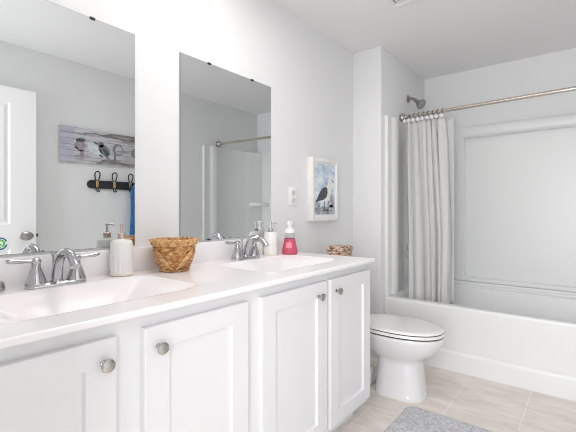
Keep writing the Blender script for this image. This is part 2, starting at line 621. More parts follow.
# edge strip round the slab: rounded nose, vertical face, underside return
def nose(path):
    vs, fs = [], []
    prof = [(0, 0), (0.0025, -0.0006), (0.0048, -0.0026), (0.006, -0.005), (0.006, -0.017), (-0.03, -0.017)]
    m = len(prof)
    for (x, y, nx, ny) in path:
        for o_, h in prof:
            vs.append((x + nx * o_, y + ny * o_, ZC + h))
    for i in range(len(path) - 1):
        for k in range(m - 1):
            fs.append((i * m + k, (i + 1) * m + k, (i + 1) * m + k + 1, i * m + k + 1))
    slab.add(vs, fs, True)
xf_, ye_, yb_ = CF - 0.006, CE - 0.004, CB + 0.004
nose([(0.0205, yb_, 0, -1), (xf_, yb_, 0, -1), (xf_, yb_, 0.7, -0.7), (xf_, yb_, 1, 0)] + [(xf_, y, 1, 0) for y in yy[1:-1]] + [(xf_, ye_, 1, 0), (xf_, ye_, 0.7, 0.7), (xf_, ye_, 0, 1), (0.0205, ye_, 0, 1)])
slab.build('slab', M['counter'], ct, 35)
for k in range(2):
    b_o = bparts[k].build('basin', M['counter'], ct, 60)
    cx, cy = basins[k][0], basins[k][1]
    MB().lathe([(0.022, 0.0), (0.022, 0.003), (0.016, 0.004), (0.012, 0.002), (0, 0.002)], (cx, cy, top_z(cx, cy) + 0.0003), 'z', 24).build('drain', M['chrome'], b_o)
MB().box(0.001, 0.0205, CB, CE - 0.0, ZC - 0.016, ZC + 0.101, 0.003).build('backsplash', M['counter'], ct)

# ------------------------------------------------------------------ mirrors
def mirror(name, y0, y1, z0, z1, label, clips, bclips):
    t = thing(name, label, 'mirror', (0.0, (y0 + y1) / 2, z0))
    MB().box(0.0015, 0.0065, y0, y1, z0, z1).build('glass_edge', M['mirror_edge'], t)
    MB().add([(0.0068, y0 + 0.001, z0 + 0.001), (0.0068, y1 - 0.001, z0 + 0.001), (0.0068, y1 - 0.001, z1 - 0.001), (0.0068, y0 + 0.001, z1 - 0.001),
              (0.0066, y0 + 0.001, z0 + 0.001), (0.0066, y1 - 0.001, z0 + 0.001), (0.0066, y1 - 0.001, z1 - 0.001), (0.0066, y0 + 0.001, z1 - 0.001)],
             [(0, 1, 2, 3), (7, 6, 5, 4), (0, 4, 5, 1), (1, 5, 6, 2), (2, 6, 7, 3), (3, 7, 4, 0)]).build('mirror_face', M['mirror'], t)
    for cy in clips:
        MB().box(0.001, 0.0115, cy - 0.010, cy + 0.010, z1 - 0.007, z1 + 0.003, 0.002).build('clip', M['clip'], t)
    for cy in bclips:
        MB().box(0.001, 0.0115, cy - 0.009, cy + 0.009, z0 - 0.003, z0 + 0.005, 0.002).build('clip', M['clip'], t)


mirror('wall_mirror', 0.236, 0.892, 0.9945, 1.8995, 'frameless wall mirror reflecting the door, bird picture and coat hooks', [0.38, 0.713], [0.38, 0.80])
mirror('wall_mirror', 1.1244, 1.787, 0.9945, 1.8995, 'frameless wall mirror farther from camera, reflecting the shower rod', [1.302, 1.620], [1.30, 1.62])

# ------------------------------------------------------------------ faucets
def faucet(label, yc):
    x = 0.085
    f = thing('faucet', label, 'faucet', (x, yc, ZC), 'two-handle faucets on the counter')
    z = ZC
    # base plate: rounded slab
    ring0 = []
    bp = MB()
    def stadium(w, l, zz):
        out = []
        for i in range(20):
            a = 2 * pi * i / 20
            s = l - w
            out.append((x + w * cos(a), yc + w * sin(a) + (s if sin(a) >= 0 else -s), zz))
        return out
    bp.loft([stadium(0.030, 0.097, z), stadium(0.031, 0.098, z + 0.006), stadium(0.028, 0.094, z + 0.012), stadium(0.022, 0.088, z + 0.015)])
    bp.build('base_plate', M['chrome'], f)
    for s in (-1, 1):
        cy = yc + s * 0.064
        h = MB()
        h.lathe([(0.032, 0.010), (0.033, 0.014), (0.031, 0.020), (0.0255, 0.038), (0.019, 0.058), (0.0145, 0.068), (0.0145, 0.071), (0.0145, 0.076), (0.012, 0.079), (0.0155, 0.084), (0.0165, 0.090), (0.014, 0.097), (0.007, 0.101), (0.0, 0.102)], (x, cy, z), 'z', 28)
        ho = h.build('handle', M['chrome'], f)
        lv = MB()
        p0 = (x, cy, z + 0.090)
        pts = [(x, cy + s * d, z + 0.090 + e) for d, e in ((0.0, 0.0), (0.016, 0.0), (0.030, 0.001), (0.047, 0.002), (0.064, 0.0035), (0.076, 0.005), (0.083, 0.006), (0.086, 0.006))]
        lv.tube(pts, [0.0075, 0.0065, 0.0058, 0.0068, 0.0082, 0.0078, 0.0055, 0.001], 14)
        lv.build('lever', M['chrome'], ho)
    sp = MB()
    sp.lathe([(0.020, 0.010), (0.021, 0.014), (0.0175, 0.022), (0.0145, 0.032), (0.014, 0.035), (0.0, 0.036)], (x, yc, z), 'z', 28)
    arc = spline([(x, yc, z + 0.025), (x + 0.008, yc, z + 0.060), (x + 0.030, yc, z + 0.098), (x + 0.068, yc, z + 0.119), (x + 0.108, yc, z + 0.112), (x + 0.138, yc, z + 0.088), (x + 0.147, yc, z + 0.076)], 6)
    n = len(arc)
    sp.tube(arc, [0.0180 - 0.0040 * min(1, k / (n * 0.5)) + (0.002 if k > n - 4 else 0) for k in range(n)], 18)
    sp.build('spout', M['chrome'], f)
    MB().lathe([(0.003, 0.012), (0.003, 0.095), (0.0065, 0.100), (0.0075, 0.106), (0.005, 0.112), (0.0, 0.113)], (x - 0.030, yc, z), 'z', 16).build('lift_rod', M['chrome'], f)
    return f


f1 = faucet('chrome two-handle faucet at the near basin beside the white ribbed soap bottle', 0.555)
f2 = copy_thing(f1)
f2.location = (0.085, 1.490, ZC)
f2['label'] = 'chrome two-handle faucet at the far basin, right of the wicker basket'

# ------------------------------------------------------------------ soap bottles
s = thing('soap_dispenser', 'white ribbed ceramic soap dispenser with bronze pump beside the near faucet', 'soap dispenser', (0.066, 0.800, ZC))
b = MB()
rings = []
n = 64
for k, (r, h) in enumerate([(0.036, 0.0), (0.0405, 0.003), (0.0425, 0.012), (0.0435, 0.03), (0.0438, 0.05), (0.0438, 0.068), (0.0435, 0.080), (0.0425, 0.10), (0.042, 0.120), (0.0415, 0.132), (0.0385, 0.139), (0.030, 0.1425), (0.016, 0.144), (0.0135, 0.147), (0.0, 0.147)]):
    ring = []
    for i in range(n):
        a = 2 * pi * i / n
        fl = 0.0042 * max(0, min(1, (0.085 - h) / 0.02)) * min(1, h / 0.008)
        rr = r - fl * (1 - abs(sin(a * 7)))
        ring.append((0.066 + rr * cos(a), 0.800 + rr * sin(a), ZC + h))
    rings.append(ring)
b.loft(rings)
b.build('bottle', M['ceramic'], s)
b = MB()
b.lathe([(0.0375, 0.0), (0.0425, 0.0025), (0.0442, 0.010), (0.0442, 0.013), (0.040, 0.0135)], (0.066, 0.800, ZC), 'z', 48)
b.build('base_band', M['cream'], s)
b = MB()
b.lathe([(0.0145, 0.147), (0.0155, 0.149), (0.0155, 0.166), (0.013, 0.168), (0.005, 0.169), (0.0045, 0.196), (0.0065, 0.197), (0.0065, 0.205), (0.003, 0.207), (0.0, 0.207)], (0.066, 0.800, ZC), 'z', 24)
b.tube([(0.066, 0.800, ZC + 0.202), (0.054, 0.8075, ZC + 0.2025), (0.040, 0.8155, ZC + 0.200), (0.036, 0.818, ZC + 0.195)], 0.0038, 10)
b.build('pump', M['rosewood'], s)

SBX, SBY = 0.066, 1.716
s = thing('soap_dispenser', 'white square-shouldered soap dispenser with chrome pump beside the pink soap', 'soap dispenser', (SBX, SBY, ZC))
b = MB()
b.lathe([(0.037, 0.0), (0.0395, 0.003), (0.040, 0.010), (0.0395, 0.12), (0.0385, 0.127), (0.034, 0.131), (0.016, 0.134), (0.013, 0.137), (0.0, 0.137)], (SBX, SBY, ZC), 'z', 40)
b.build('bottle', M['ceramic'], s)
b = MB()
b.lathe([(0.0385, 0.0), (0.0405, 0.004), (0.0408, 0.012), (0.039, 0.0125)], (SBX, SBY, ZC), 'z', 40)
b.build('base_band', M['cream'], s)
b = MB()
b.lathe([(0.0145, 0.137), (0.0155, 0.139), (0.0150, 0.152), (0.012, 0.155), (0.005, 0.156), (0.0048, 0.182), (0.0085, 0.184), (0.0085, 0.193), (0.004, 0.195), (0.0, 0.195)], (SBX, SBY, ZC), 'z', 24)
b.tube([(SBX, SBY, ZC + 0.189), (SBX + 0.014, SBY + 0.014, ZC + 0.190), (SBX + 0.024, SBY + 0.025, ZC + 0.187)], [0.006, 0.0055, 0.004], 10)
b.build('pump', M['chrome'], s)

PX, PY = 0.125, 1.822
s = thing('soap_bottle', 'clear bottle of pink foaming hand soap with white pump', 'soap bottle', (PX, PY, ZC))
outer = [(0.043, 0.0), (0.0475, 0.003), (0.0485, 0.010), (0.0455, 0.035), (0.039, 0.065), (0.0335, 0.090), (0.0315, 0.105), (0.0300, 0.115), (0.0290, 0.130), (0.0, 0.130)]
b = MB()
b.lathe([(r * 0.975, h * 0.985 + 0.001) for r, h in outer if h < 0.097] + [(0.0322, 0.0945), (0.0, 0.095)], (PX, PY, ZC), 'z', 36)
b.build('liquid_soap', M['pink'], s)
b = MB()
b.lathe([(0.0324, 0.0958), (0.0315, 0.105), (0.0300, 0.115), (0.0290, 0.130), (0.0278, 0.130), (0.0288, 0.115), (0.0303, 0.105), (0.0312, 0.0958)], (PX, PY, ZC), 'z', 36)
b.build('bottle_neck', M['clear'], s)
b = MB()
b.lathe([(0.0292, 0.127), (0.0300, 0.132), (0.029, 0.143), (0.022, 0.150), (0.013, 0.154), (0.0115, 0.168), (0.0115, 0.174), (0.018, 0.176), (0.0185, 0.189), (0.013, 0.195), (0.0, 0.196)], (PX, PY, ZC), 'z', 32)
b.tube([(PX, PY, ZC + 0.184), (PX + 0.012, PY - 0.020, ZC + 0.184), (PX + 0.017, PY - 0.028, ZC + 0.181)], [0.010, 0.008, 0.006], 12)
b.build('pump', M['white_plastic'], s)
b = MB()
vs, fs = [], []
for i in range(13):
    a = radians(-85 + 50 * i / 12)
    for h, r in ((0.040, 0.0450), (0.072, 0.0381)):
        vs.append((PX + r * cos(a), PY + r * sin(a), ZC + h))
for i in range(12):
    fs.append((2 * i, 2 * i + 2, 2 * i + 3, 2 * i + 1))
b.add(vs, fs, True)
b.build('label_patch', P('pale_pink_label', (0.86, 0.24, 0.34), 0.4), s)

# ------------------------------------------------------------------ wicker basket
BX, BY = 0.125, 1.008
s = thing('wicker_basket', 'small round brown wicker basket on the counter between the two mirrors', 'basket', (BX, BY, ZC))
b = MB()
rows, n = 11, 192
BH = 0.112
rings = []
def basket_r(t):
    t = max(0.0, min(1.0, t))
    return 0.055 + 0.032 * (1 - (1 - t) ** 2.4)
SUB = 6
for k in range(rows * SUB + 1):
    t = k / (rows * SUB)
    row = k // SUB
    sub = (k % SUB) / SUB
    ring = []
    for i in range(n):
        a = 2 * pi * i / n
        over = sin(a * 15 + (pi if row % 2 else 0))
        r = basket_r(t) + 0.0050 * over * sin(sub * pi) ** 0.7 + 0.0040 * sin(sub * pi) - 0.0034
        ring.append((BX + r * cos(a), BY + r * sin(a), ZC + 0.004 + BH * t))
    rings.append(ring)
for t in (1.0, 0.6, 0.2, 0.03):
    rings.append([(BX + (basket_r(t) - 0.009) * cos(2 * pi * i / n), BY + (basket_r(t) - 0.009) * sin(2 * pi * i / n), ZC + 0.005 + BH * t) for i in range(n)])
b.loft(rings)
b.build('woven_bowl', M['wicker'], s, 60)
b = MB()
for q in range(5):
    pts = []
    for i in range(150):
        a = 2 * pi * i / 150
        ph = a * 9 + q * 2 * pi / 5
        r = 0.0895 + 0.0045 * cos(ph)
        pts.append((BX + r * cos(a), BY + r * sin(a), ZC + 0.124 + 0.0105 * sin(ph)))
    b.tube(pts, 0.0050, 7, True)
b.build('braided_rim', M['wicker_light'], s)
b = MB()
for q in range(2):
    pts = []
    for i in range(110):
        a = 2 * pi * i / 110
        ph = a * 18 + q * pi
        pts.append((BX + (0.057 + 0.003 * cos(ph)) * cos(a), BY + (0.057 + 0.003 * cos(ph)) * sin(a), ZC + 0.006 + 0.002 * sin(ph)))
    b.tube(pts, 0.0036, 6, True)
b.build('base_coil', M['wicker'], s)
# V-shaped plaited bands on the side facing the room
fa = math.atan2(0 - BY, 1.5467 - BX)
for side in (-1, 1):
    b = MB()
    for strand in range(3):
        pts = []
        for i in range(22):
            t = i / 21
            spread = (strand - 1) * 0.10 * sin(pi * min(1, t * 1.05)) 
            a = fa + side * (0.06 + 0.86 * t ** 0.75 + spread)
            hh = 0.012 + 0.086 * t
            r = basket_r(hh / BH) + 0.0066
            pts.append((BX + r * cos(a), BY + r * sin(a), ZC + hh))
        b.tube(pts, [0.0028 + 0.0028 * sin(pi * (i + 1) / 23) for i in range(22)], 7)
    b.build('plaited_band', M['wicker_light'], s)
for sd in (-1, 1):
    a0 = fa + sd * pi / 2
    b = MB()
    pts = []
    for i in range(13):
        t = i / 12
        a = a0 - 0.28 + 0.56 * t
        pts.append((BX + (0.092 + 0.010 * sin(pi * t)) * cos(a), BY + (0.092 + 0.010 * sin(pi * t)) * sin(a), ZC + 0.126 + 0.008 * sin(pi * t)))
    b.tube(pts, 0.0045, 8)
    b.build('handle', M['wicker'], s)
# small wire loop standing behind the rim
b = MB()
lp = []
for i in range(15):
    a = pi * i / 14
    lp.append((BX - 0.02 + 0.012 * cos(a) * 0.6, BY + 0.070 + 0.012 * cos(a), ZC + 0.128 + 0.022 * sin(a)))
b.tube(lp, 0.0026, 8)
b.build('wire_loop', M['nickel'], s)

# grey dish, partly cut by the left frame edge
s = thing('metal_jar', 'small domed grey metal jar on the counter at the left picture edge', 'jar', (0.045, 0.415, ZC))
b = MB()
b.lathe([(0.018, 0.0), (0.0225, 0.002), (0.0235, 0.010), (0.022, 0.020), (0.0185, 0.028), (0.010, 0.033), (0.0, 0.034)], (0.045, 0.392, ZC), 'z', 36)
b.build('body', M['nickel'], s)

# ------------------------------------------------------------------ wall outlet
s = thing('wall_outlet', 'white duplex outlet plate on the wall beside the framed bird picture', 'outlet', (0.0, 2.012, 1.237))
MB().box(0.0005, 0.0065, 1.968, 2.056, 1.178, 1.297, 0.0025).build('cover_plate', M['white_plastic'], s)
for zc in (1.213, 1.262):
    r = MB()
    r.lathe([(0.0175, 0.006), (0.0175, 0.0085), (0.0165, 0.0092), (0.0, 0.0092)], (0.0, 2.012, zc), 'x', 24)
    ro = r.build('receptacle', M['receptacle'], s)
    q = MB()
    q.box(0.0090, 0.0095, 2.0035, 2.0058, zc - 0.002, zc + 0.008)
    q.box(0.0090, 0.0095, 2.0182, 2.0205, zc - 0.002, zc + 0.008)
    q.box(0.0090, 0.0095, 2.010, 2.014, zc - 0.011, zc - 0.007)
    q.build('slots', M['outlet_dark'], ro)

# ------------------------------------------------------------------ framed bird picture
FY0, FY1, FZ0, FZ1, FD = 2.176, 2.520, 1.073, 1.516, 0.048
s = thing('framed_picture', 'white box-framed watercolour of a seagull hanging on the wall above the toilet', 'picture', (0, (FY0 + FY1) / 2, FZ0))
fr = MB()
fw = 0.026
fr.box(0.001, FD, FY0, FY0 + fw, FZ0, FZ1, 0.0025)
fr.box(0.001, FD, FY1 - fw, FY1, FZ0, FZ1, 0.0025)
fr.box(0.001, FD, FY0 + fw - 0.003, FY1 - fw + 0.003, FZ1 - fw, FZ1, 0.0025)
fr.box(0.001, FD, FY0 + fw - 0.003, FY1 - fw + 0.003, FZ0, FZ0 + fw, 0.0025)
fr.build('frame', M['frame'], s)
ax = FD - 0.012
art = MB()
art.mi = 0
art.box(0.002, ax, FY0 + fw - 0.002, FY1 - fw + 0.002, FZ0 + fw - 0.002, FZ1 - fw + 0.002)
def flat(mb, pts, x, cy, cz, sc, flip=1):
    poly = [(cy + flip * p[0] * sc, cz + p[1] * sc) for p in pts]
    mb.add([(x, p[0], p[1]) for p in poly], [tuple(range(len(poly)))])
def ellipse(a, b_, cx=0, cy=0, rot=0, n=24):
    out = []
    for i in range(n):
        t = 2 * pi * i / n
        px, py = a * cos(t), b_ * sin(t)
        out.append((cx + px * cos(rot) - py * sin(rot), cy + px * sin(rot) + py * cos(rot)))
    return out
AY0, AY1, AZ0, AZ1 = FY0 + fw + 0.012, FY1 - fw - 0.012, FZ0 + fw + 0.018, FZ1 - fw - 0.012
art.mi = 1
art.add([(ax + 0.0004, AY0, AZ0), (ax + 0.0004, AY1, AZ0), (ax + 0.0004, AY1, AZ1), (ax + 0.0004, AY0, AZ1)], [(0, 1, 2, 3)])
cy, cz = (AY0 + AY1) / 2, AZ0
art.mi = 2
flat(art, [(-0.135, 0.0), (0.135, 0.0), (0.135, 0.055), (0.09, 0.075), (0.03, 0.05), (-0.02, 0.062), (-0.08, 0.04), (-0.135, 0.05)], ax + 0.0008, cy, cz, 1.0)
flat(art, ellipse(0.035, 0.028, -0.10, 0.065), ax + 0.0008, cy, cz, 1.0)
flat(art, ellipse(0.045, 0.05, 0.085, 0.10), ax + 0.0008, cy, cz, 1.0)
art.mi = 3
# body, neck and head (white), facing right
flat(art, [(-0.045, 0.10), (0.0, 0.082), (0.04, 0.09), (0.07, 0.12), (0.082, 0.16), (0.083, 0.20), (0.094, 0.225), (0.100, 0.245), (0.092, 0.268), (0.072, 0.278), (0.052, 0.268), (0.042, 0.245), (0.034, 0.215), (0.01, 0.185), (-0.03, 0.15)], ax + 0.0012, cy, cz, 1.0)
art.mi = 4
flat(art, [(-0.125, 0.085), (-0.07, 0.098), (-0.02, 0.105), (0.02, 0.125), (0.035, 0.16), (0.03, 0.19), (0.0, 0.20), (-0.04, 0.185), (-0.075, 0.15), (-0.10, 0.115)], ax + 0.0016, cy, cz, 1.0)
flat(art, [(0.094, 0.242), (0.128, 0.232), (0.098, 0.256)], ax + 0.0016, cy, cz, 1.0)
flat(art, ellipse(0.0045, 0.0045, 0.080, 0.255), ax + 0.0016, cy, cz, 1.0)
for lx in (-0.005, 0.04):
    flat(art, [(lx - 0.005, 0.03), (lx + 0.005, 0.03), (lx + 0.004, 0.095), (lx - 0.004, 0.095)], ax + 0.0016, cy, cz, 1.0)
    flat(art, [(lx - 0.02, 0.025), (lx + 0.026, 0.022), (lx + 0.005, 0.038), (lx - 0.008, 0.038)], ax + 0.0016, cy, cz, 1.0)
art.build('watercolour_print', [M['paper'], M['watercolour'], M['rock'], M['bird_white'], M['bird_dark']], s)

# ------------------------------------------------------------------ bird canvas on the right wall (seen in the mirror)
CY0, CY1, CZ0, CZ1 = 1.355, 2.335, 1.567, 1.868
cv = MB()
cv.mi = 0
X1 = W - 0.001
X0 = W - 0.032
cv.box(X0, X1, CY0, CY1, CZ0, CZ1, 0.002)
cv.mi = 1
def yz(mb, y0, y1, z0, z1, x):
    mb.add([(x, y0, z0), (x, y1, z0), (x, y1, z1), (x, y0, z1)], [(0, 1, 2, 3)])
yz(cv, CY0 + 0.002, CY0 + 0.115, CZ0 + 0.002, CZ1 - 0.002, X0 - 0.0004)
cv.mi = 2
flat(cv, [(0.33, 0.262), (0.44, 0.290), (0.62, 0.296), (0.95, 0.297), (0.95, 0.235), (0.80, 0.222), (0.63, 0.225), (0.50, 0.250)], X0 - 0.0006, CY0, CZ0, 1.0)
flat(cv, [(0.30, 0.004), (0.975, 0.004), (0.975, 0.03), (0.80, 0.05), (0.60, 0.022), (0.45, 0.05), (0.36, 0.042)], X0 - 0.0006, CY0, CZ0, 1.0)
cv.mi = 3
for k in range(1, 6):
    z = CZ0 + k * 0.05
    yz(cv, CY0 + 0.002, CY1 - 0.002, z - 0.0016, z + 0.0016, X0 - 0.0008)
flat(cv, [(0.19, 0.265), (0.30, 0.275), (0.42, 0.255), (0.42, 0.245), (0.30, 0.262), (0.19, 0.255)], X0 - 0.0010, CY0, CZ0, 1.0)
xb = X0 - 0.0012
cv.mi = 5
flat(cv, ellipse(0.044, 0.055, 0.165, 0.150), xb, CY0, CZ0, 1.0)
flat(cv, [(0.155, 0.11), (0.195, 0.11), (0.19, 0.035), (0.165, 0.035)], xb, CY0, CZ0, 1.0)
cv.mi = 6
flat(cv, [(0.225, 0.145), (0.25, 0.105), (0.31, 0.085), (0.36, 0.06), (0.37, 0.08), (0.34, 0.13), (0.29, 0.175), (0.245, 0.19)], xb, CY0, CZ0, 1.0)
cv.mi = 4
flat(cv, ellipse(0.060, 0.042, 0.375, 0.130, -0.7), xb, CY0, CZ0, 1.0)
flat(cv, ellipse(0.026, 0.026, 0.345, 0.178), xb, CY0, CZ0, 1.0)
flat(cv, [(0.375, 0.09), (0.405, 0.085), (0.43, 0.045), (0.41, 0.045)], xb, CY0, CZ0, 1.0)
flat(cv, ellipse(0.050, 0.055, 0.505, 0.150), xb, CY0, CZ0, 1.0)
flat(cv, [(0.465, 0.10), (0.485, 0.10), (0.485, 0.04), (0.465, 0.04)], xb, CY0, CZ0, 1.0)
flat(cv, ellipse(0.055, 0.05, 0.69, 0.135), xb, CY0, CZ0, 1.0)
flat(cv, ellipse(0.05, 0.05, 0.84, 0.135), xb, CY0, CZ0, 1.0)
cv.mi = 0
flat(cv, ellipse(0.036, 0.040, 0.512, 0.146), xb - 0.0006, CY0, CZ0, 1.0)
cv.mi = 8
flat(cv, ellipse(0.042, 0.015, 0.165, 0.195, 0.1), xb - 0.0008, CY0, CZ0, 1.0)
flat(cv, ellipse(0.018, 0.010, 0.130, 0.125, -0.6), xb - 0.0008, CY0, CZ0, 1.0)
flat(cv, ellipse(0.040, 0.016, 0.388, 0.118, -0.8), xb - 0.0008, CY0, CZ0, 1.0)
flat(cv, ellipse(0.022, 0.007, 0.30, 0.185, -0.3), xb - 0.0008, CY0, CZ0, 1.0)
flat(cv, ellipse(0.020, 0.009, 0.345, 0.075, -0.5), xb - 0.0008, CY0, CZ0, 1.0)
tag(cv.build('canvas_print', [M['plank'], M['plank_lav'], M['plank_brown'], M['plank_line'], M['bird_grey'], M['bird_mauve'], M['bird_pale'], M['bird_white'], M['bird_dark']]), 'long canvas picture of birds on white planks, reflected in the near mirror', 'picture')

# ------------------------------------------------------------------ coat rack and blue towel (seen in the mirror)
RY0, RY1, RZ = 1.587, 2.385, 1.383
s = thing('coat_rack', 'black wall board with five wire coat hooks, reflected in the near mirror', 'coat rack', (W, (RY0 + RY1) / 2, RZ))
pts = []
rr = 0.037
for i in range(13):
    a = pi / 2 + pi * i / 12
    pts.append((RY0 + rr + rr * cos(a), RZ + rr * sin(a)))
for i in range(13):
    a = -pi / 2 + pi * i / 12
    pts.append((RY1 - rr + rr * cos(a), RZ + rr * sin(a)))
MB().prism(pts, W - 0.021, W - 0.001, 'x').build('board', M['black'], s)
for k in range(5):
    hy = 1.667 + 0.1595 * k
    x = W - 0.0265
    h = MB()
    top = [(x, hy - 0.008, RZ - 0.02), (x, hy - 0.010, RZ + 0.03), (x - 0.006, hy - 0.022, RZ + 0.075), (x - 0.010, hy - 0.020, RZ + 0.103), (x - 0.012, hy, RZ + 0.116), (x - 0.010, hy + 0.020, RZ + 0.103), (x - 0.006, hy + 0.022, RZ + 0.075), (x, hy + 0.010, RZ + 0.03), (x, hy + 0.008, RZ - 0.02)]
    h.tube(spline(top, 5), 0.0055, 8)
    low = [(x, hy - 0.008, RZ - 0.02), (x - 0.008, hy - 0.012, RZ - 0.05), (x - 0.028, hy - 0.010, RZ - 0.064), (x - 0.034, hy, RZ - 0.060), (x - 0.028, hy + 0.010, RZ - 0.064), (x - 0.008, hy + 0.012, RZ - 0.05), (x, hy + 0.008, RZ - 0.02)]
    h.tube(spline(low, 5), 0.0048, 8)
    ho = h.build('hook', M['clip'], s)
    MB().box(x - 0.007, x + 0.0045, hy - 0.012, hy + 0.012, RZ - 0.027, RZ + 0.033, 0.002).build('clasp', M['brass'], ho)

tw = MB()
rings = []
TY, TX = 2.04, W - 0.078
n = 40
for k in range(22):
    t = k / 21
    z = 1.415 - 0.56 * t
    hw = 0.022 + 0.062 * min(1, t / 0.12) ** 0.7 + 0.012 * t
    hd = 0.014 + 0.024 * min(1, t / 0.2)
    ring = []
    for i in range(n):
        a = 2 * pi * i / n
        m_ = 1 + 0.16 * sin(5 * a + 1.5 * t) + 0.06 * sin(11 * a + 3 * t)
        ring.append((TX + min(0.030, hd * sin(a) * m_), TY + 0.01 * sin(3 * t) + hw * cos(a) * (1 + 0.05 * sin(4 * a)), z + 0.006 * sin(3 * a) * t))
    rings.append(ring)
tw.loft(rings)
tag(tw.build('towel', M['towel']), 'royal blue towel hanging from the black coat rack, reflected in the near mirror', 'towel')

# ------------------------------------------------------------------ ceiling vent
s = thing('ceiling_vent', 'square white exhaust fan grille in the ceiling', 'vent', (0.70, 2.19, H))
VX0, VX1, VY0, VY1 = 0.548, 0.888, 2.005, 2.345
fr = MB()
fr.box(VX0, VX1, VY0, VY0 + 0.045, H - 0.014, H - 0.001, 0.003)
fr.box(VX0, VX1, VY1 - 0.045, VY1, H - 0.014, H - 0.001, 0.003)
fr.box(VX0, VX0 + 0.045, VY0 + 0.042, VY1 - 0.042, H - 0.014, H - 0.001, 0.003)
fr.box(VX1 - 0.045, VX1, VY0 + 0.042, VY1 - 0.042, H - 0.014, H - 0.001, 0.003)
fr.build('frame', M['grille'], s)
MB().box(VX0 + 0.04, VX1 - 0.04, VY0 + 0.04, VY1 - 0.04, H - 0.004, H - 0.001).build('backing', M['vent_dark'], s)
g = MB()
for k in range(2):
    e = 0.056 + k * 0.022
    x0, x1, y0, y1 = VX0 + e, VX1 - e, VY0 + e, VY1 - e
    w_ = 0.009
    g.box(x0, x1, y0, y0 + w_, H - 0.013, H - 0.004)
    g.box(x0, x1, y1 - w_, y1, H - 0.013, H - 0.004)
    g.box(x0, x0 + w_, y0 + w_, y1 - w_, H - 0.013, H - 0.004)
    g.box(x1 - w_, x1, y0 + w_, y1 - w_, H - 0.013, H - 0.004)
g.box(VX0 + 0.098, VX1 - 0.098, VY0 + 0.098, VY1 - 0.098, H - 0.013, H - 0.004)
g.build('grille', M['grille'], s)

# ------------------------------------------------------------------ bathtub
tub = thing('bathtub', 'long white alcove bathtub with flat apron', 'bathtub', ((WS + W) / 2, 3.35, 0))
TZ = 0.461
tx0, tx1 = WS + 0.001, W - 0.001
tb = MB()
def rrect(x0, x1, y0, y1, r, z, n=6):
    out = []
    for cx, cy, a0 in ((x1 - r, y1 - r, 0), (x0 + r, y1 - r, pi / 2), (x0 + r, y0 + r, pi), (x1 - r, y0 + r, 1.5 * pi)):
        for i in range(n + 1):
            a = a0 + pi / 2 * i / n
            out.append((cx + r * cos(a), cy + r * sin(a), z))
    return out
ix0, ix1, iy0, iy1 = tx0 + 0.030, tx1 - 0.07, YA + 0.085, YB - 0.085
yo = YB - 0.001
tb.loft([
    rrect(tx0, tx1, YA + 0.010, yo, 0.002, 0.0),
    rrect(tx0, tx1, YA + 0.004, yo, 0.002, TZ - 0.05),
    rrect(tx0, tx1, YA, yo, 0.004, TZ - 0.018),
    rrect(tx0, tx1, YA + 0.002, yo, 0.004, TZ - 0.006),
    rrect(tx0 + 0.001, tx1 - 0.001, YA + 0.007, yo - 0.001, 0.005, TZ - 0.001),
    rrect(tx0 + 0.003, tx1 - 0.003, YA + 0.013, yo - 0.003, 0.006, TZ),
    rrect(ix0 - 0.012, ix1 + 0.012, iy0 - 0.012, iy1 + 0.012, 0.10, TZ),
    rrect(ix0, ix1, iy0, iy1, 0.10, TZ - 0.008),
    rrect(ix0 + 0.012, ix1 - 0.02, iy0 + 0.012, iy1 - 0.012, 0.10, TZ - 0.05),
    rrect(ix0 + 0.03, ix1 - 0.12, iy0 + 0.05, iy1 - 0.05, 0.12, 0.16),
    rrect(ix0 + 0.07, ix1 - 0.22, iy0 + 0.10, iy1 - 0.10, 0.10, 0.11)], True)
tb.build('tub_shell', M['acrylic'], tub, 38)
# apron skirt: lower stepped band
sk = MB()
sk.prism([(YA - 0.006, 0.0), (YA + 0.012, 0.0), (YA + 0.012, 0.146), (YA + 0.006, 0.145), (YA - 0.003, 0.134), (YA - 0.006, 0.118)], tx0, tx1, 'x', True)
sk.build('apron_skirt', M['acrylic'], tub, 60)
lg = MB()
lg.prism([(yo, TZ - 0.004), (yo, 0.5005), (yo - 0.046, 0.5005), (yo - 0.052, 0.497), (yo - 0.053, 0.488), (yo - 0.060, 0.482), (yo - 0.066, 0.478), (yo - 0.067, TZ - 0.004)], tx0 + 0.13, tx1 - 0.13, 'x', True)
lg.build('back_ledge', M['acrylic'], tub, 50)
MB().lathe([(0.030, 0.0), (0.030, 0.002), (0.022, 0.004), (0.0, 0.004)], (ix0 + 0.22, (iy0 + iy1) / 2, 0.1103), 'z', 24).build('drain', M['chrome'], tub)

# ------------------------------------------------------------------ shower surround
su = thing('shower_surround', 'white moulded wall surround above the bathtub', 'shower surround', ((WS + W) / 2, YB, TZ))
ST = 1.906
def side_profile(sgn, base):
    prof = [(0.0, YA + 0.004), (0.026, YA + 0.004), (0.029, YA + 0.008), (0.029, YA + 0.018), (0.026, YA + 0.024), (0.016, YA + 0.030), (0.015, YA + 0.100), (0.020, YA + 0.112), (0.032, YA + 0.124), (0.037, YA + 0.142), (0.037, YA + 0.185), (0.032, YA + 0.205), (0.018, YA + 0.218), (0.016, YB - 0.260), (0.030, YB - 0.245), (0.060, YB - 0.150), (0.085, YB - 0.075), (0.120, YB - 0.040), (0.120, YB - 0.001), (0.0, YB - 0.001)]
    return [(base + sgn * p[0], p[1]) for p in prof]
for sgn, base in ((1, WS + 0.001), (-1, W - 0.001)):
    p = MB()
    p.prism(side_profile(sgn, base), TZ + 0.001, ST, 'z', True)
    p.build('side_panel', M['acrylic'], su, 50)
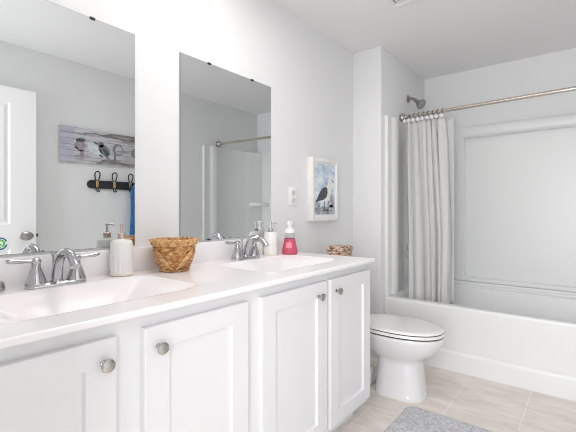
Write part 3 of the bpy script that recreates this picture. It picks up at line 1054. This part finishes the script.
# back panel with recess
bx0, bx1 = WS + 0.122, W - 0.122
rx0, rx1, rz0, rz1 = 0.630, 1.625, 0.535, 1.815
bk = MB()
yb = YB - 0.001
yf = YB - 0.040
bk.box(bx0, rx0, yf, yb, 0.5045, ST)
bk.box(rx1, bx1, yf, yb, 0.5045, ST)
bk.box(rx0, rx1, yf, yb, 0.5045, rz0)
bk.box(rx0, rx1, yf, yb, rz1, ST)
bk.box(rx0, rx1, yf + 0.028, yb, rz0, rz1)
# soft cove round the recess
def cove(a, b_, n_dir):
    pass
bk.prism([(rx0, yf), (rx0 + 0.008, yf + 0.0282), (rx0, yf + 0.0282)], rz0, rz1, 'z')
bk.prism([(rx1, yf), (rx1 - 0.008, yf + 0.0282), (rx1, yf + 0.0282)], rz0, rz1, 'z')
bk.prism([(yf, rz0), (yf + 0.0282, rz0 + 0.008), (yf + 0.0282, rz0)], rx0, rx1, 'x')
bk.build('back_panel', M['acrylic'], su)
lp = MB()
lp.prism([(yf, ST + 0.004), (yf - 0.022, ST - 0.002), (yf - 0.034, ST - 0.014), (yf - 0.036, ST - 0.070), (yf - 0.026, ST - 0.092), (yf, ST - 0.100)], rx0 - 0.006, rx1 + 0.006, 'x', True)
lp.build('top_rail', M['acrylic'], su, 50)
# corner shelf on the right
sh = MB()
cpt = (W - 0.03, YB - 0.03)
pl = [cpt]
for i in range(13):
    a = pi + (pi / 2) * i / 12
    pl.append((cpt[0] + 0.21 * cos(a), cpt[1] + 0.17 * sin(a)))
sh.prism(pl, 1.205, 1.25, 'z', False)
sh.build('corner_shelf', M['acrylic'], su)

# ------------------------------------------------------------------ shower head, valve
s = thing('shower_fixture', 'satin nickel shower head on a bent arm above the curtain rod', 'shower head', (WS, 3.390, 2.151))
b = MB()
b.lathe([(0.034, 0.001), (0.035, 0.004), (0.026, 0.012), (0.014, 0.017), (0.0, 0.018)], (WS, 3.390, 2.151), 'x', 28)
b.build('flange', M['dark_nickel'], s)
b = MB()
b.tube(spline([(WS + 0.01, 3.390, 2.151), (WS + 0.030, 3.390, 2.150), (WS + 0.055, 3.390, 2.138), (WS + 0.070, 3.390, 2.124)], 6), 0.0115, 14)
b.build('arm', M['dark_nickel'], s)
b = MB()
b.lathe_dir([(0.015, -0.012), (0.017, 0.0), (0.014, 0.010), (0.017, 0.020), (0.026, 0.040), (0.042, 0.064), (0.046, 0.072), (0.045, 0.082), (0.038, 0.085), (0.0, 0.085)], (WS + 0.068, 3.390, 2.126), (0.72, -0.15, -0.62), 28)
b.build('head', M['dark_nickel'], s)

s = thing('shower_valve', 'chrome shower valve on the surround, mostly hidden by the curtain', 'valve', (WS + 0.017, 3.38, 0.80))
b = MB()
b.lathe([(0.085, 0.0), (0.085, 0.004), (0.06, 0.012), (0.03, 0.018), (0.026, 0.05), (0.020, 0.056), (0.0, 0.057)], (WS + 0.0175, 3.38, 0.79), 'x', 32)
b.build('escutcheon', M['chrome'], s)
b = MB()
b.tube([(WS + 0.068, 3.38, 0.79), (WS + 0.078, 3.35, 0.815), (WS + 0.082, 3.31, 0.835)], [0.012, 0.010, 0.008], 12)
b.build('lever', M['white_plastic'], s)
s = thing('tub_spout', 'chrome tub spout low on the shower wall behind the curtain', 'tub spout', (WS + 0.017, 3.36, 0.56))
b = MB()
b.tube(spline([(WS + 0.0175, 3.36, 0.575), (WS + 0.06, 3.36, 0.575), (WS + 0.10, 3.36, 0.565), (WS + 0.115, 3.36, 0.54)], 5), 0.022, 16)
b.build('spout', M['chrome'], s)

# ------------------------------------------------------------------ curtain rod, rings, curtain, liner
s = thing('curtain_rod', 'satin nickel shower curtain rod across the tub alcove', 'curtain rod', ((WS + W) / 2, RODY, RODZ))
MB().tube([(WS + 0.012, RODY + 0.05, RODZ), (W - 0.012, RODY - 0.045, RODZ)], 0.0142, 18).build('rod', M['rod'], s)
for sgn, base, yo_ in ((1, WS + 0.0005, 0.05), (-1, W - 0.0005, -0.045)):
    b = MB()
    b.lathe([(0.030, 0.0), (0.033, sgn * 0.006), (0.036, sgn * 0.016), (0.034, sgn * 0.028), (0.026, sgn * 0.040), (0.018, sgn * 0.050), (0.0165, sgn * 0.060), (0.018, sgn * 0.064), (0.0145, sgn * 0.070)], (base, RODY + yo_, RODZ), 'x', 28)
    b.build('flange', M['nickel'] if sgn > 0 else M['dark_nickel'], s)

CX0, CX1 = 0.290, 0.618
NR = 9
ring_x = [CX0 + 0.004 + (CX1 - CX0 - 0.016) * k / (NR - 1) for k in range(NR)]
def rod_y(x):
    return RODY + 0.05 - 0.095 * (x - WS) / (W - WS)
proto = None
names = ['leftmost', 'second from left', 'third from left', 'fourth from left', 'middle', 'fourth from right', 'third from right', 'second from right', 'rightmost']
for k, x in enumerate(ring_x):
    if proto is None:
        proto = thing('curtain_ring', '', 'curtain ring', (x, rod_y(x), RODZ), 'rings holding the shower curtain')
        b = MB()
        pts = [(x + 0.004 * sin(2 * pi * i / 20), rod_y(x) + 0.0205 * cos(2 * pi * i / 20), RODZ - 0.0045 + 0.0225 * sin(2 * pi * i / 20)) for i in range(20)]
        b.tube(pts, 0.0036, 8, True)
        b.build('wire_ring', M['dark_nickel'], proto)
        b = MB()
        b.lathe([(0.0, -0.007), (0.010, -0.0065), (0.0145, -0.002), (0.0145, 0.002), (0.010, 0.0065), (0.0, 0.007)], (x + 0.002, rod_y(x) - 0.024, RODZ - 0.040), 'y', 18)
        b.box(x - 0.002, x + 0.004, rod_y(x) - 0.024, rod_y(x) - 0.016, RODZ - 0.036, RODZ - 0.018)
        b.build('button', M['white_plastic'], proto)
        r = proto
    else:
        r = copy_thing(proto)
        r.location = (x, rod_y(x), RODZ)
        r.rotation_euler = (0, 0, random.uniform(-0.12, 0.12))
    r['label'] = names[k] + ' metal ring with white button holding the curtain on the rod'

cu = MB()
NS, NZ = 260, 60
ZT, ZB_ = RODZ - 0.040, 0.385
vs, fs = [], []
for j in range(NZ + 1):
    t = j / NZ
    z = ZT + (ZB_ - ZT) * t
    x0 = CX0 + 0.026 * min(1, t * 1.6)
    x1 = CX1 + 0.042 * min(1, t * 1.6)
    for i in range(NS + 1):
        u = i / NS
        ph = u * (NR - 1) * 2 * pi
        A = (0.018 + 0.032 * min(1, t / 0.15)) * (0.85 + 0.25 * sin(u * 8.3 + 1.0))
        q = u * 6.2 * 2 * pi + 0.9 * sin(u * 9.0 + 0.6) + (0.35 + 0.9 * t) * sin(2.0 * t + u * 5.5) - 1.3 * math.exp(-t * 5) * sin(u * 13 + 0.8)
        w1 = sin(q)
        w2 = 0.62 * sin(q * 0.5 + 1.7 - 1.2 * t)
        w3 = 0.20 * sin(q * 1.9 + 1.3 + 2.2 * t) + 0.06 * sin(q * 4.3 + 5 * t)
        yv = rod_y(x0) + A * (w1 + w2 + w3) * 0.66
        xv = x0 + (x1 - x0) * u + 0.017 * cos(q + 0.5) * min(1, t / 0.12) * (0.8 + 0.2 * sin(7 * u))
        zz = z
        if t < 0.06:
            sag = (1 - abs(cos(ph / 2))) * 0.016 * (1 - t / 0.06)
            zz -= sag
        vs.append((xv, yv, zz))
for j in range(NZ):
    for i in range(NS):
        a = j * (NS + 1) + i
        fs.append((a, a + 1, a + NS + 2, a + NS + 1))
cu.add(vs, fs, True)
cuo = cu.build('shower_curtain', M['curtain'], None, 80)
sm = cuo.modifiers.new('thickness', 'SOLIDIFY')
sm.thickness = 0.0018
tag(cuo, 'pale grey gathered fabric shower curtain hanging at the left end of the tub', 'shower curtain')

li = MB()
vs, fs = [], []
LX0, LX1 = 0.40, 0.668
for j in range(31):
    t = j / 30
    for i in range(81):
        u = i / 80
        vs.append((LX0 + (LX1 - LX0) * u, RODY + 0.128 + 0.006 * sin(u * 21 + 2 * t) * (1 - u ** 3) + 0.004 * sin(3 * t), RODZ - 0.032 + (0.385 - RODZ + 0.032) * t))
for j in range(30):
    for i in range(80):
        a = j * 81 + i
        fs.append((a, a + 1, a + 82, a + 81))
li.add(vs, fs, True)
lio = li.build('shower_liner', M['vinyl'], None, 80)
sm = lio.modifiers.new('thickness', 'SOLIDIFY')
sm.thickness = 0.003
tag(lio, 'smooth white shower liner hanging behind the pale grey curtain', 'shower liner')

# ------------------------------------------------------------------ toilet
TCY = 2.36
to = thing('toilet', 'white elongated toilet with closed lid beyond the vanity', 'toilet', (0.45, TCY, 0))
def egg(cx, af, ab, b_, z, n=56, pw=2.25):
    """front half-length af (towards +x), back half-length ab"""
    out = []
    for i in range(n):
        a = 2 * pi * i / n
        ca, sa = cos(a), sin(a)
        ex = 2.0 / pw
        px = (abs(ca) ** ex) * (1 if ca >= 0 else -1)
        py = (abs(sa) ** ex) * (1 if sa >= 0 else -1)
        out.append((cx + (af if ca >= 0 else ab) * px, TCY + b_ * py, z))
    return out
bw = MB()
bw.loft([
    egg(0.572, 0.182, 0.125, 0.128, 0.0, pw=3.0),
    egg(0.572, 0.183, 0.126, 0.129, 0.010, pw=3.0),
    egg(0.572, 0.178, 0.121, 0.124, 0.022, pw=3.0),
    egg(0.572, 0.168, 0.114, 0.115, 0.110, pw=2.9),
    egg(0.572, 0.158, 0.110, 0.106, 0.200, pw=2.8),
    egg(0.572, 0.156, 0.112, 0.105, 0.222, pw=2.7),
    egg(0.570, 0.166, 0.130, 0.112, 0.234, pw=2.5),
    egg(0.565, 0.208, 0.200, 0.134, 0.255, pw=2.3),
    egg(0.565, 0.248, 0.250, 0.152, 0.285, pw=2.25),
    egg(0.570, 0.276, 0.262, 0.172, 0.325, pw=2.2),
    egg(0.570, 0.287, 0.268, 0.181, 0.355, pw=2.2),
    egg(0.570, 0.291, 0.270, 0.185, 0.376, pw=2.2),
    egg(0.570, 0.289, 0.268, 0.183, 0.384, pw=2.2),
    egg(0.570, 0.275, 0.255, 0.168, 0.3865, pw=2.2)])
bw.build('bowl', M['porcelain'], to, 60)
tr = MB()
tr.tube(spline([(0.36, TCY - 0.03, 0.30), (0.30, TCY - 0.055, 0.24), (0.27, TCY - 0.055, 0.15), (0.33, TCY - 0.04, 0.08), (0.42, TCY - 0.02, 0.07)], 6), 0.05, 18)
tr.box(0.20, 0.42, TCY - 0.085, TCY + 0.085, 0.001, 0.055, 0.02, 3)
tr.box(0.10, 0.40, TCY - 0.115, TCY + 0.115, 0.30, 0.386, 0.02, 3)
tr.build('trapway', M['porcelain'], to)
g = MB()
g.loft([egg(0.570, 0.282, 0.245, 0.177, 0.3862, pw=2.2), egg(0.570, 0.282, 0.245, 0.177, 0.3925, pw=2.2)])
g.build('seat_gap_shade', M['dark_gap'], to)  # dark slab standing in for the shade between bowl and seat
se = MB()
se.loft([egg(0.570, 0.288, 0.250, 0.183, 0.3926, pw=2.2), egg(0.570, 0.292, 0.253, 0.187, 0.3955, pw=2.2), egg(0.570, 0.292, 0.253, 0.187, 0.406, pw=2.2), egg(0.570, 0.287, 0.250, 0.182, 0.4105, pw=2.2)])
se.build('seat', M['seat'], to, 50)
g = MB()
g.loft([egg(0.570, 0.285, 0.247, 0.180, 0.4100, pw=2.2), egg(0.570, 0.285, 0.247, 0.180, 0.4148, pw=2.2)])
g.build('lid_gap_shade', M['dark_gap'], to)  # dark slab standing in for the shade line under the lid
ld = MB()
ld.loft([egg(0.570, 0.284, 0.252, 0.181, 0.4149, pw=2.2), egg(0.570, 0.289, 0.255, 0.185, 0.4175, pw=2.2), egg(0.570, 0.289, 0.255, 0.184, 0.424, pw=2.2), egg(0.570, 0.282, 0.25, 0.177, 0.4295, pw=2.2), egg(0.570, 0.262, 0.235, 0.158, 0.4325, pw=2.2), egg(0.57, 0.15, 0.14, 0.09, 0.435, pw=2.2), egg(0.57, 0.02, 0.02, 0.015, 0.4355, pw=2.2)])
ld.build('lid', M['seat'], to, 50)
for s_ in (-1, 1):
    hg = MB()
    hg.box(0.295, 0.335, TCY + s_ * 0.075 - 0.02, TCY + s_ * 0.075 + 0.02, 0.386, 0.428, 0.008, 3)
    hg.build('hinge', M['seat'], to)
tk = MB()
def trr(x0, x1, hw, z, r=0.035):
    return rrect(x0, x1, TCY - hw, TCY + hw, r, z)
tk.loft([trr(0.045, 0.215, 0.185, 0.385), trr(0.035, 0.225, 0.200, 0.40), trr(0.022, 0.235, 0.222, 0.715), trr(0.024, 0.232, 0.220, 0.722)])
tk.build('tank', M['porcelain'], to, 40)
tl = MB()
tl.loft([trr(0.018, 0.245, 0.230, 0.722), trr(0.015, 0.248, 0.233, 0.730), trr(0.015, 0.248, 0.233, 0.748), trr(0.022, 0.240, 0.226, 0.757)])
tl.build('tank_lid', M['porcelain'], to, 40)
hd = MB()
hd.lathe([(0.014, 0), (0.015, 0.006), (0.010, 0.012), (0.0, 0.013)], (0.2345, TCY - 0.15, 0.665), 'x', 20)
hd.tube([(0.246, TCY - 0.15, 0.665), (0.250, TCY - 0.11, 0.662), (0.250, TCY - 0.085, 0.658)], [0.006, 0.006, 0.007], 10)
hd.build('flush_handle', M['chrome'], to)
wt = MB()
wt.tube(spline([(0.004, TCY - 0.20, 0.17), (0.05, TCY - 0.20, 0.17), (0.07, TCY - 0.20, 0.20), (0.08, TCY - 0.17, 0.30), (0.085, TCY - 0.15, 0.384)], 5), 0.0065, 10)
wt.lathe([(0.022, 0.0), (0.022, 0.004), (0.012, 0.007), (0.012, 0.055), (0.0, 0.056)], (0.0155, TCY - 0.20, 0.17), 'x', 18)
wt.build('supply_line', M['chrome'], to)

# woven box on the tank
BXY = (0.165, 2.335)
wb = thing('woven_box', 'small lidded woven box on the toilet tank, seen over the counter end', 'box', (BXY[0], BXY[1], 0.757))
b = MB()
def wbox(hx, hy, z, wob=0.0):
    base = rrect(BXY[0] - hx, BXY[0] + hx, BXY[1] - hy, BXY[1] + hy, 0.022, z, 8)
    return base
rings = []
for k in range(25):
    t = k / 24
    e = 0.0018 * sin(k * pi / 2)
    rings.append(wbox(0.064 + e, 0.074 + e, 0.758 + 0.112 * t))
b.loft(rings)
b.build('body', M['woven'], wb, 60)
b = MB()
b.loft([wbox(0.066, 0.076, 0.868), wbox(0.069, 0.079, 0.872), wbox(0.069, 0.079, 0.892), wbox(0.064, 0.074, 0.898), wbox(0.04, 0.05, 0.900)])
b.build('lid', M['woven'], wb, 60)

# ------------------------------------------------------------------ bath rug
rg = MB()
RX0, RX1, RGY0, RGY1 = 0.705, 1.225, 1.40, 2.205
NXr, NYr = 90, 130
vs, fs = [], []
ok = {}
for i in range(NXr + 1):
    for j in range(NYr + 1):
        x = RX0 + (RX1 - RX0) * i / NXr
        y = RGY0 + (RGY1 - RGY0) * j / NYr
        # pull corners into a rounded outline
        r = 0.05
        cx = min(max(x, RX0 + r), RX1 - r)
        cy = min(max(y, RGY0 + r), RGY1 - r)
        dx, dy = x - cx, y - cy
        L = max(abs(dx), abs(dy))
        H2 = math.hypot(dx, dy)
        if H2 > 1e-6 and dx and dy:
            x, y = cx + dx / H2 * L, cy + dy / H2 * L
        ed = min(i, NXr - i) / 4.0
        ed2 = min(j, NYr - j) / 4.0
        e = min(1, ed, ed2)
        z = 0.002 + 0.018 * math.sqrt(max(0, e)) + (random.uniform(-0.003, 0.0025) if e > 0.5 else 0)
        vs.append((x, y, z))
for i in range(NXr):
    for j in range(NYr):
        a = i * (NYr + 1) + j
        fs.append((a, a + NYr + 1, a + NYr + 2, a + 1))
rg.add(vs, fs, True)
rg.prism(rrect(RX0 + 0.004, RX1 - 0.004, RGY0 + 0.004, RGY1 - 0.004, 0.05, 0) and [(p[0], p[1]) for p in rrect(RX0 + 0.004, RX1 - 0.004, RGY0 + 0.004, RGY1 - 0.004, 0.05, 0)], 0.0005, 0.004, 'z')
tag(rg.build('bath_rug', M['rug'], None, 80), 'soft grey bath rug on the tile floor in front of the toilet', 'rug')

# ------------------------------------------------------------------ vanity light above the mirrors (just above the frame)
vl = thing('vanity_light', 'nickel wall lamp with three frosted shades above the mirrors', 'wall lamp', (0.0, 0.98, 2.28))
MB().box(0.001, 0.022, 0.72, 1.24, 2.25, 2.31, 0.006).build('back_plate', M['nickel'], vl)
for yl in (0.78, 0.98, 1.18):
    ar = MB().tube(spline([(0.02, yl, 2.28), (0.07, yl, 2.29), (0.10, yl, 2.315)], 5), 0.008, 10)
    ar.build('arm', M['nickel'], vl)
    shd = MB()
    shd.lathe([(0.018, 0.0), (0.03, 0.008), (0.042, 0.03), (0.05, 0.06), (0.052, 0.085), (0.049, 0.085), (0.0, 0.083)], (0.10, yl, 2.313), 'z', 24)
    shd.build('lamp_shade', M['globe'], vl)
